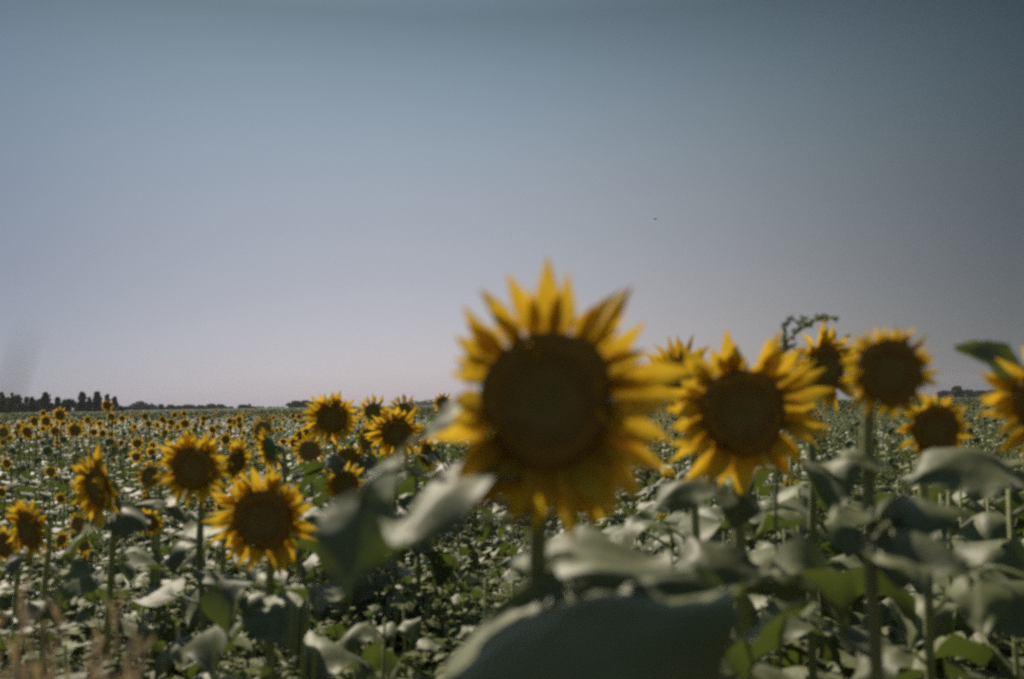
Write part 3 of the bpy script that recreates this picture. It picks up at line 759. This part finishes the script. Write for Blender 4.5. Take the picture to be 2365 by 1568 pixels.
FM = [M_LEAFF, M_STEM, M_PETALF, M_DISC, M_CALYX, M_FARLEAF]
def build_field():
    rg = np.random.default_rng(3)
    t1 = [template(20 + i, 11, 0, .2, 1.08, 0, 4) for i in range(4)] + [template(30 + i, 10, 0, .2, 1.25, 1, 4) for i in range(3)] + [template(40 + i, 10, 0, .2, 1.22, 2, 4) for i in range(2)]
    t2 = [template(50 + i, 9, 1, .24, 1.08, 0, 3) for i in range(4)] + [template(60 + i, 8, 1, .24, 1.27, 1, 3) for i in range(3)] + [template(70 + i, 8, 1, .24, 1.25, 2, 3) for i in range(3)]
    t3 = [template(80 + i, 5, 2, .34, 1.08, 0, 0) for i in range(4)] + [template(90 + i, 4, 2, .34, 1.25, 1, 0) for i in range(3)] + [template(95 + i, 4, 2, .34, 1.22, 2, 0) for i in range(3)]
    out = []
    a = np.array([(x, y) for d, x, y in rest if y < 31.5])
    n = len(a); near = a[:, 1] < 22
    wts = np.where(rg.random(n) < np.where(a[:, 0] < -.17 * a[:, 1], .10, .025), 1, np.where(rg.random(n) < .18, 2, 0))
    pk = np.where(wts == 0, rg.integers(0, 4, n), np.where(wts == 1, rg.integers(4, 7, n), rg.integers(7, 9, n)))
    rot = rg.uniform(0, 6.28, n); rot = np.where(pk >= 4, rg.uniform(-.5, .5, n), rot)
    out.append(scatter(t1, a[:, 0], a[:, 1], rg.uniform(.85, 1.15, n), rg.uniform(.86, 1.1, n), rot, pk))
    for y0, y1, dens, sc_x in ((31.5, 75, 4.2, 1.1), (75, 160, 1.6, 1.7), (160, 330, .5, 2.6)):
        area = (y1 ** 2 - y0 ** 2) * .70; n = int(area * dens)
        y = np.sqrt(rg.uniform(y0 ** 2, y1 ** 2, n)); x = rg.uniform(-.70, .70, n) * y
        hd = rg.random(n); pk = np.where(hd < (np.where(x < -.3 * y, .025, .012) if y0 < 70 else -1), rg.integers(4, 7, n), np.where(hd < .3, rg.integers(7, 10, n), rg.integers(0, 4, n)))
        tt = t3 if y0 > 70 else t2
        rot = np.where(pk >= 4, rg.uniform(-.5, .5, n), rg.uniform(0, 6.28, n))
        v_, t_, m_ = scatter(tt, x, y, rg.uniform(.85, 1.15, n) * sc_x, rg.uniform(.88, 1.1, n), rot, pk)
        if y0 > 70: m_[:] = 5
        out.append((v_, t_, m_))
    off = 0; VV, TT, MM = [], [], []
    for v, t, mm in out: VV.append(v); TT.append(t + off); MM.append(mm); off += len(v)
    V_, T_, M_ = np.concatenate(VV), np.concatenate(TT), np.concatenate(MM)
    print("field tris", len(T_))
    tag(obj("sunflower_field", tri_mesh("sunflower_field", V_, T_, FM, M_)), "mass of distant sunflower plants running to the horizon", "sunflower field", kind="stuff")
    # the crop beyond, where plants merge: a rippled canopy sheet
    ys = np.concatenate([np.linspace(150, 330, 40), np.linspace(345, 900, 40)]); nx = 120; v = []
    for yy in ys:
        for i in range(nx):
            xx = (i / (nx - 1) - .5) * 1.6 * yy; v.append((xx, yy, .98 + rg.uniform(-.13, .13) + (.1 if yy > 340 else 0)))
    f = [(j * nx + i, j * nx + i + 1, (j + 1) * nx + i + 1, (j + 1) * nx + i) for j in range(len(ys) - 1) for i in range(nx - 1)]
    tag(obj("crop_canopy", mesh("crop_canopy", v, f, [M_FARLEAF], smooth=False)), "smooth green band of crop tops in front of the distant trees", "crop", kind="stuff")
build_field()

# ------------------------------------------------------------------ undergrowth
def weed_template(seed, h, nl, ls):
    rng = random.Random(seed); b = B()
    for s in range(3):
        lean = Vector((rng.uniform(-.25, .25), rng.uniform(-.25, .25), 1)); hh = h * rng.uniform(.6, 1)
        pts = [lean * (hh * t) + Vector((0, 0, 0)) for t in (0, .5, 1)]
        b.add(*tube(pts, [.003, .0025, .0015], 3, False), 0)
        for i in range(nl // 3):
            t = rng.uniform(.2, 1); p = lean * (hh * t); a = rng.uniform(0, 6.28); l = ls * rng.uniform(.6, 1.4) * (1.2 - .5 * t); w = l * rng.uniform(.22, .4)
            d = Vector((math.cos(a), math.sin(a), rng.uniform(-.2, .9))).normalized(); sd = d.cross(Vector((0, 0, 1))).normalized()
            nn = sd.cross(d)
            b.add([p, p + d * l * .5 + sd * w - nn * l * .03, p + d * l * .5 - sd * w - nn * l * .03, p + d * l - Vector((0, 0, l * .2)), p + d * l * .5 + nn * l * .05], [(0, 1, 4), (0, 4, 2), (4, 1, 3), (2, 4, 3)], 0)
    return b.tri()
def build_weeds():
    rg = np.random.default_rng(9)
    tm = [weed_template(i, rg.uniform(.65, 1.0), 54, rg.uniform(.06, .12)) for i in range(8)]
    n = 3000
    y = np.where(rg.random(n) < .6, rg.uniform(1.9, 5, n), np.sqrt(rg.uniform(1.7 ** 2, 9.5 ** 2, n))); x = rg.uniform(-.72, .72, n) * y
    keep = (rg.random(n) < np.where((x < .1 * y) & (y < 6.5), 1, .35)); x, y = x[keep], y[keep]; n = len(x)
    zs = np.where(y < 2.4, rg.uniform(.6, .98, n), rg.uniform(.7, 1.1, n)); zs = np.where(x > .1 * y, zs * 1.0, zs)
    v, t, mm = scatter(tm, x, y, rg.uniform(.8, 1.2, n), zs, rg.uniform(0, 6.28, n), rg.integers(0, 8, n))
    print("weed tris", len(t))
    tag(obj("weeds", tri_mesh("weeds", v, t, [M_WEED], mm, smooth=False)), "tangle of small leaved weeds growing under the sunflowers", "weeds", kind="stuff")
build_weeds()

# ------------------------------------------------------------------ grasses and the tall weed
def grass_tuft(name, px, py, d, n, h, lean, m, label, seed, plume=False, spread=.1, cat="grass"):
    rng = random.Random(seed); c = P(px, py, d); base = Vector((c.x - lean[0] * .6, c.y - lean[1] * .6, 0))
    b = B()
    wide = 1 if plume else 2.6
    for i in range(n):
        s = Vector((rng.uniform(-spread, spread), rng.uniform(-spread, spread), 0)); hh = h * rng.uniform(.75 if plume else .6, 1.06)
        tip = s + Vector((lean[0] * rng.uniform(.5, 1.5) + rng.uniform(-.1, .1) * wide, lean[1] + rng.uniform(-.1, .1) * wide, hh))
        pts = bez(s, s + Vector((0, 0, hh * .5)), tip - Vector((lean[0] * .4, 0, hh * .25)), tip, 6)
        if plume:
            b.add(*tube(pts, [.0016] * 7, 4), 0)
            for k in range(26):
                t = rng.uniform(0, .2); p = pts[6] + (pts[5] - pts[6]) * (t / .167); dr = (pts[6] - pts[5]).normalized() + Vector((rng.uniform(-.6, .6), rng.uniform(-.6, .6), rng.uniform(-.3, .5))); dr.normalize()
                sd = dr.cross(Vector((.3, .8, .2))).normalized(); l = rng.uniform(.015, .035)
                b.add([p, p + dr * l * .5 + sd * .003, p + dr * l, p + dr * l * .5 - sd * .003], [(0, 1, 2, 3)], 0)
        else:
            v = []
            for k, p in enumerate(pts):
                w = .0042 * (1 - k / 6) + .0006; a = rng.uniform(-.3, .3); sd = Vector((math.cos(a), math.sin(a), 0))
                v += [p - sd * w, p + sd * w]
            b.add(v, [(2 * k, 2 * k + 1, 2 * k + 3, 2 * k + 2) for k in range(6)], 0)
    o = obj(name, b.me(name, [m], smooth=not plume)); o.location = base
    return tag(o, label, cat)
grass_tuft("dry_grass", 10, 1455, 1.15, 90, 1.35, (.09, .03), M_DRY, "tuft of straw coloured dry grass plumes in the bottom left corner", 1, True, .075)
grass_tuft("grass_tuft", 610, 1400, 1.5, 80, 1.36, (.05, .0), M_GRASS, "blurred tuft of upright green grass below the big low sunflower", 2, False, .09)
grass_tuft("weed_tuft", 700, 1480, 1.7, 50, 1.2, (.07, .02), M_GRASS, "smaller tuft of grass right of the upright grass tuft at the bottom", 4, False, .09)

def near_blade():
    pts = [P(66, 765, .27), P(44, 835, .27), P(22, 905, .265), P(-10, 985, .26), P(-60, 1120, .26), P(-140, 1400, .27)]
    last = pts[-1]; pts += [Vector((last.x - .05, last.y + .02, last.z - .4)), Vector((last.x - .06, last.y + .04, 0))]
    o = pts[-1].copy(); v = []
    for i, p in enumerate(pts):
        w = [.0003, .0007, .001, .0013, .0016, .002, .002, .002][i]; v += [p - o - Vector((w, 0, 0)), p - o + Vector((0, -w * .4, 0)), p - o + Vector((w, 0, 0))]
    f = [(3 * i + j, 3 * i + j + 1, 3 * i + j + 4, 3 * i + j + 3) for i in range(7) for j in range(2)]
    t = obj("grass_stalk", mesh("grass_stalk", v, f, [M_GRASS])); t.location = o
    tag(t, "faint blurred grass blade against the sky at the photo's left edge", "grass")
near_blade()

def weed_stalk():
    d = 2.35; k = 2364 / 2500
    Z = lambda x, y, dd=0: P((x / 2.8 + 1560) * k, (y / 2.8 + 740) * k, d + dd)
    root = P(1790, 1100, d); base = Vector((root.x, root.y, 0)); pl = empty("weed_stalk", base)
    tag(pl, "dark wispy weed with curling tips rising above the sunflowers against the sky", "weed")
    rng = random.Random(4)
    strands = [[base, P(1790, 1200, d), P(1795, 950, d), Z(930, 420), Z(965, 350), Z(1010, 270), Z(1075, 200), Z(1100, 140), Z(1140, 95)],
               [Z(1075, 200), Z(1120, 165), Z(1180, 130), Z(1230, 102), Z(1290, 95), Z(1350, 100)],
               [Z(985, 320), Z(1000, 240), Z(990, 165), Z(1015, 120), Z(1045, 102)],
               [Z(965, 350), Z(1010, 310), Z(1050, 300), Z(1085, 330)]]
    for s in strands:
        n = len(s); obj("stem", mesh("stem", *tube([p - base for p in s], [.0045 * (1 - .7 * i / n) for i in range(n)], 6), [M_STEM]), pl)
        b = B()
        for a, c in zip(s[-5:], s[-4:]):
            for i in range(12):
                p = a + (c - a) * rng.random() - base; dr = Vector((rng.uniform(-1, 1), rng.uniform(-1, 1), rng.uniform(-.8, .6))).normalized(); sd = dr.cross(Vector((.2, .9, .3))).normalized(); l = rng.uniform(.009, .017)
                b.add([p, p + dr * l * .5 + sd * l * .25, p + dr * l, p + dr * l * .5 - sd * l * .25], [(0, 1, 2, 3)], 0)
        tag(obj("spray", b.me("spray", [M_WEED], False), pl), kind="stuff")
weed_stalk()

# ------------------------------------------------------------------ trees on the horizon
K = 2364 / 2500
def tree(xl, xr, ytop, D, shape, label, seed, name="tree", group="trees on the horizon"):
    """xl, xr, ytop in the 2500 px frame; D metres away; crown of leaf clumps round limbs, on a trunk"""
    rng = random.Random(seed); xm = (xl + xr) / 2
    top = P(xm * K, ytop * K, D); wd = (xr - xl) * 1.15 / 2500 * 36 / LENS * D; H = top.z
    base = Vector((top.x, top.y, 0)); t = empty(name, base); tag(t, label, "tree", group)
    hh = H * (.9 if shape in ('cypress', 'pine') else .7)
    b = B(); b.add(*tube([(0, 0, 0), (.1, 0, hh * .5), (0, .1, hh)], [H * .025, H * .018, H * .006], 6), 0)
    limbs = []
    for i in range(9):
        z = H * rng.uniform(.2, .75); a = rng.uniform(0, 6.28); l = wd * rng.uniform(.25, .45); e = Vector((math.cos(a) * l, math.sin(a) * l, z + l * .4)); limbs.append(e)
        b.add(*tube([(0, 0, z), e * .5 + Vector((0, 0, z * .5)), e], [H * .008, H * .006, H * .003], 4), 0)
    obj("trunk", b.me("trunk", [M_BARK]), t)
    def rad(z):
        q = z / H
        if shape == 'cypress': return wd * .5 * min(1, (1 - q) * 2.6 + .12) * (.55 + .45 * min(1, q * 6))
        if shape == 'pine': return wd * .5 * (1.05 - q) ** .7 * (1 + .35 * math.sin(q * 17 + seed))
        if shape == 'umbrella': return wd * .5 * (math.sqrt(max(0, 1 - ((q - .7) / .3) ** 2)) if q > .4 else .18)
        return wd * .5 * math.sqrt(max(0, 1 - ((q - .5) / .5) ** 2)) * (1 + .2 * math.sin(q * 9 + seed))
    b = B(); SC = math.sqrt(H * wd); sz = SC * .12
    for c in range(170):
        q = rng.uniform(.03, .99) if shape != 'umbrella' else rng.choice([rng.uniform(.1, .45), rng.uniform(.55, .98), rng.uniform(.55, .98)])
        z = q * H; a = rng.uniform(0, 6.28); rr = rad(z) * math.sqrt(rng.random()) * rng.uniform(.7, 1.1)
        cc = Vector((math.cos(a) * rr, math.sin(a) * rr, z)); cr = SC * rng.uniform(.05, .11)
        for k in range(20):
            p = cc + Vector((rng.gauss(0, cr * .6), rng.gauss(0, cr * .6), rng.gauss(0, cr * .5))); u = Vector((rng.uniform(-1, 1), rng.uniform(-1, 1), rng.uniform(-1, 1))).normalized(); w = u.cross(Vector((.3, .5, .8))).normalized(); s = sz * rng.uniform(.4, .9)
            p.z = min(max(p.z, .1), H * 1.01)
            b.add([p - u * s, p + w * s * .6, p + u * s, p - w * s * .6], [(0, 1, 2, 3)], 0)
    obj("crown", b.me("crown", [M_TREE], False), t)
T_LEFT = [(-4, 13, 959, 'cypress', "tall dark tree at the photo's left edge on the horizon"), (12, 27, 971, 'round', "low rounded tree second from the left edge on the horizon"), (26, 33, 960, 'cypress', "thin spire like cypress near the left edge"),
          (31, 52, 965, 'round', "broad rounded tree right of the thin spire"), (57, 72, 970, 'pine', "left of two pointed dark trees between the round one and the cypress"), (70, 87, 970, 'pine', "right of two pointed dark trees left of the cypress"),
          (85, 105, 976, 'round', "low bushy tree at the left foot of the cypress"), (101, 121, 959, 'cypress', "dark solid cypress, tapering to a point, on the horizon at left"), (119, 134, 985, 'round', "small low tree at the right foot of the cypress"), (131, 151, 971, 'pine', "gappy tree with stepped branches right of the cypress"),
          (154, 182, 976, 'umbrella', "flat topped low tree with sky showing beneath"), (180, 198, 985, 'round', "low shrub like tree left of the tall stepped one"), (189, 213, 959, 'pine', "tall stepped tree with flat top, left of a thinner tree"), (212, 224, 970, 'pine', "thin tree squeezed between the two tall stepped ones"),
          (225, 250, 958, 'pine', "tallest stepped tree, left of the highest small sunflower"), (254, 269, 964, 'pine', "tree behind the highest small sunflower"), (270, 290, 970, 'pine', "last tall tree at the right end of the left tree group"), (284, 304, 992, 'round', "low tree trailing off the right end of the left tree group")]
for i, (a, c, y, s, lb) in enumerate(T_LEFT[:18]): tree(a, c, y, 430 + (i * 37) % 60, s, lb, 900 + i)
T_LEFT += [(4, 30, 982, 'round', "low bush at the foot of the left edge trees"), (40, 66, 984, 'round', "low bush between the rounded tree and the pointed pair"), (66, 96, 983, 'round', "low bush at the foot of the pointed pair"), (140, 168, 986, 'round', "low bush under the left side of the flat topped tree"), (205, 232, 981, 'round', "low bush at the foot of the tall stepped trees"), (244, 276, 983, 'round', "low bush at the foot of the tree behind the highest small sunflower")]
for i, (a, c, y, s, lb) in enumerate(T_LEFT[18:]): tree(a, c, y, 445 + i * 5, s, lb, 930 + i, name="bush", group="low bushes at the foot of the left trees")
T_MID = [(300, 321, 993, 'round', "low tree filling the gap before the rounded grove tree"), (321, 364, 982, 'round', "rounded grove tree, highest of the low mid treeline"), (358, 386, 990, 'round', "low tree right of the rounded grove tree"), (385, 402, 988, 'round', "peaked small tree in the low treeline"), (405, 427, 989, 'round', "small dark tree right of the peaked one"), (427, 445, 991, 'round', "low tree in the middle of the low treeline"),
         (444, 476, 989, 'round', "wide tree in the middle of the low treeline"), (476, 504, 990, 'round', "low tree right of the wide one in the treeline"), (503, 530, 987, 'round', "left half of the double tree ending the low treeline"), (524, 551, 988, 'round', "right half of the double tree ending the low treeline"), (556, 571, 993, 'round', "small lone tree in the gap after the low treeline"),
         (581, 606, 989, 'round', "dark bushy tree with a spike on its right"), (606, 613, 986, 'cypress', "thin spike of a tree on the dark bushy one's right"), (604, 626, 993, 'round', "low tree right of the thin spike"), (704, 740, 980, 'round', "left of the grove trees left of the upright sunflower"), (728, 765, 979, 'round', "middle of the grove trees left of the upright sunflower"), (755, 790, 981, 'round', "right one of the grove trees behind the upright sunflower")]
for i, (a, c, y, s, lb) in enumerate(T_MID): tree(a, c, y, 700 + (i * 53) % 120, s, lb, 950 + i, group="low trees of the far treeline")
T_R = [(2322, 2350, 944, 'round', "dark tree on the horizon at right beneath the dark leaf"), (2346, 2378, 953, 'round', "low tree right of the dark one on the right horizon"), (2374, 2412, 955, 'round', "low tree beside the sunflower cut by the right edge"), (2290, 2325, 955, 'round', "low tree left of the dark one on the right horizon"), (2405, 2445, 954, 'round', "low tree behind the sunflower cut by the right edge")]
for i, (a, c, y, s, lb) in enumerate(T_R): tree(a, c, y, 620 + i * 25, s, lb, 990 + i, group="trees on the right horizon")

# far wooded rises
def woods(xl, xr, prof, D, seed):
    rng = random.Random(seed); b = B(); n = 260
    for i in range(n):
        t = i / n; x = xl + (xr - xl) * t; y = float(np.interp(t, [p[0] for p in prof], [p[1] for p in prof]))
        for k in range(5):
            top = P(x * K, y * K, D + rng.uniform(-60, 60)); z = top.z * (rng.uniform(.2, 1) if k else 1); c = Vector((top.x + rng.uniform(-4, 4), top.y, z)); s = rng.uniform(5, 9)
            vv, ff = lathe([(s * .5, -s * .6), (s, -s * .2), (s * .8, s * .2), (s * .2, s * .38)], 7)
            b.add([Vector(p) + c - Vector((0, 0, s * .4)) for p in vv], ff, 0)
    return b
bw = woods(616, 705, [(0, 994), (.12, 990), (.3, 992), (.5, 991), (.75, 992), (1, 998)], 2300, 1)
tag(obj("far_woods", bw.me("far_woods", [M_TREE])), "pale blue wooded rise on the horizon, left of the upright sunflower", "woods", kind="stuff")
bw = woods(985, 1075, [(0, 986), (.2, 977), (.4, 980), (.6, 976), (.8, 975), (1, 985)], 1900, 2)
tag(obj("far_woods", bw.me("far_woods", [M_TREE])), "pale blue wooded rise beside the largest sunflower's left petals", "woods", kind="stuff")

# ------------------------------------------------------------------ bird
def bird():
    c = P(1513, 506, 60); b = empty("bird", c); tag(b, "tiny dark bird flying alone in the grey sky", "bird")
    v, f = lathe([(.002, -.07), (.014, -.04), (.02, 0), (.016, .035), (.009, .05), (.012, .062), (.003, .08)], 8)
    obj("body", mesh("body", [(z, x, y) for x, y, z in v], f, [M_BIRD]), b)
    for s in (-1, 1):
        pts = [(.03, 0), (.035, .05), (.02, .1), (-.03, .16), (-.005, .09), (-.03, .04), (-.025, 0)]
        vv = [(x, s * y * .7, .015 + .05 * y * 4 * .5 + .004) for x, y in pts] + [(x, s * y * .7, .015 + .05 * y * 4 * .5 - .004) for x, y in pts]; n = len(pts)
        obj("wing", mesh("wing", vv, [tuple(range(n)), tuple(range(2 * n - 1, n - 1, -1))] + [(i, (i + 1) % n, n + (i + 1) % n, n + i) for i in range(n)], [M_BIRD], smooth=False), b)
    obj("tail", mesh("tail", [(-.06, -.008, 0), (-.12, -.02, 0), (-.1, 0, .002), (-.12, .02, 0), (-.06, .008, 0), (-.06, 0, -.006)], [(0, 1, 2, 5), (5, 2, 3, 4), (0, 5, 4, 2)], [M_BIRD], smooth=False), b)
    b.rotation_euler = (R(12), 0, R(20)); b.scale = (1.4, 1.4, 1.4)
bird()

# ------------------------------------------------------------------ air
def haze():
    x0, x1, y0, y1, z0, z1 = -3200, 3200, -200, 3000, -1, 60
    v = [(x, y, z) for z in (z0, z1) for y in (y0, y1) for x in (x0, x1)]
    f = [(0, 2, 3, 1), (4, 5, 7, 6), (0, 1, 5, 4), (2, 6, 7, 3), (0, 4, 6, 2), (1, 3, 7, 5)]
    mt, N, L = mat("haze_air"); out = N.new("ShaderNodeOutputMaterial"); pv = N.new("ShaderNodeVolumePrincipled")
    pv.inputs["Color"].default_value = (.86, .88, .95, 1); pv.inputs["Density"].default_value = 0.0001
    L.new(pv.outputs[0], out.inputs["Volume"])
    tag(obj("haze", mesh("haze", v, f, [mt], smooth=False)), "thin pale haze over the far fields", kind="stuff")
haze()
print("objects", len(bpy.data.objects))
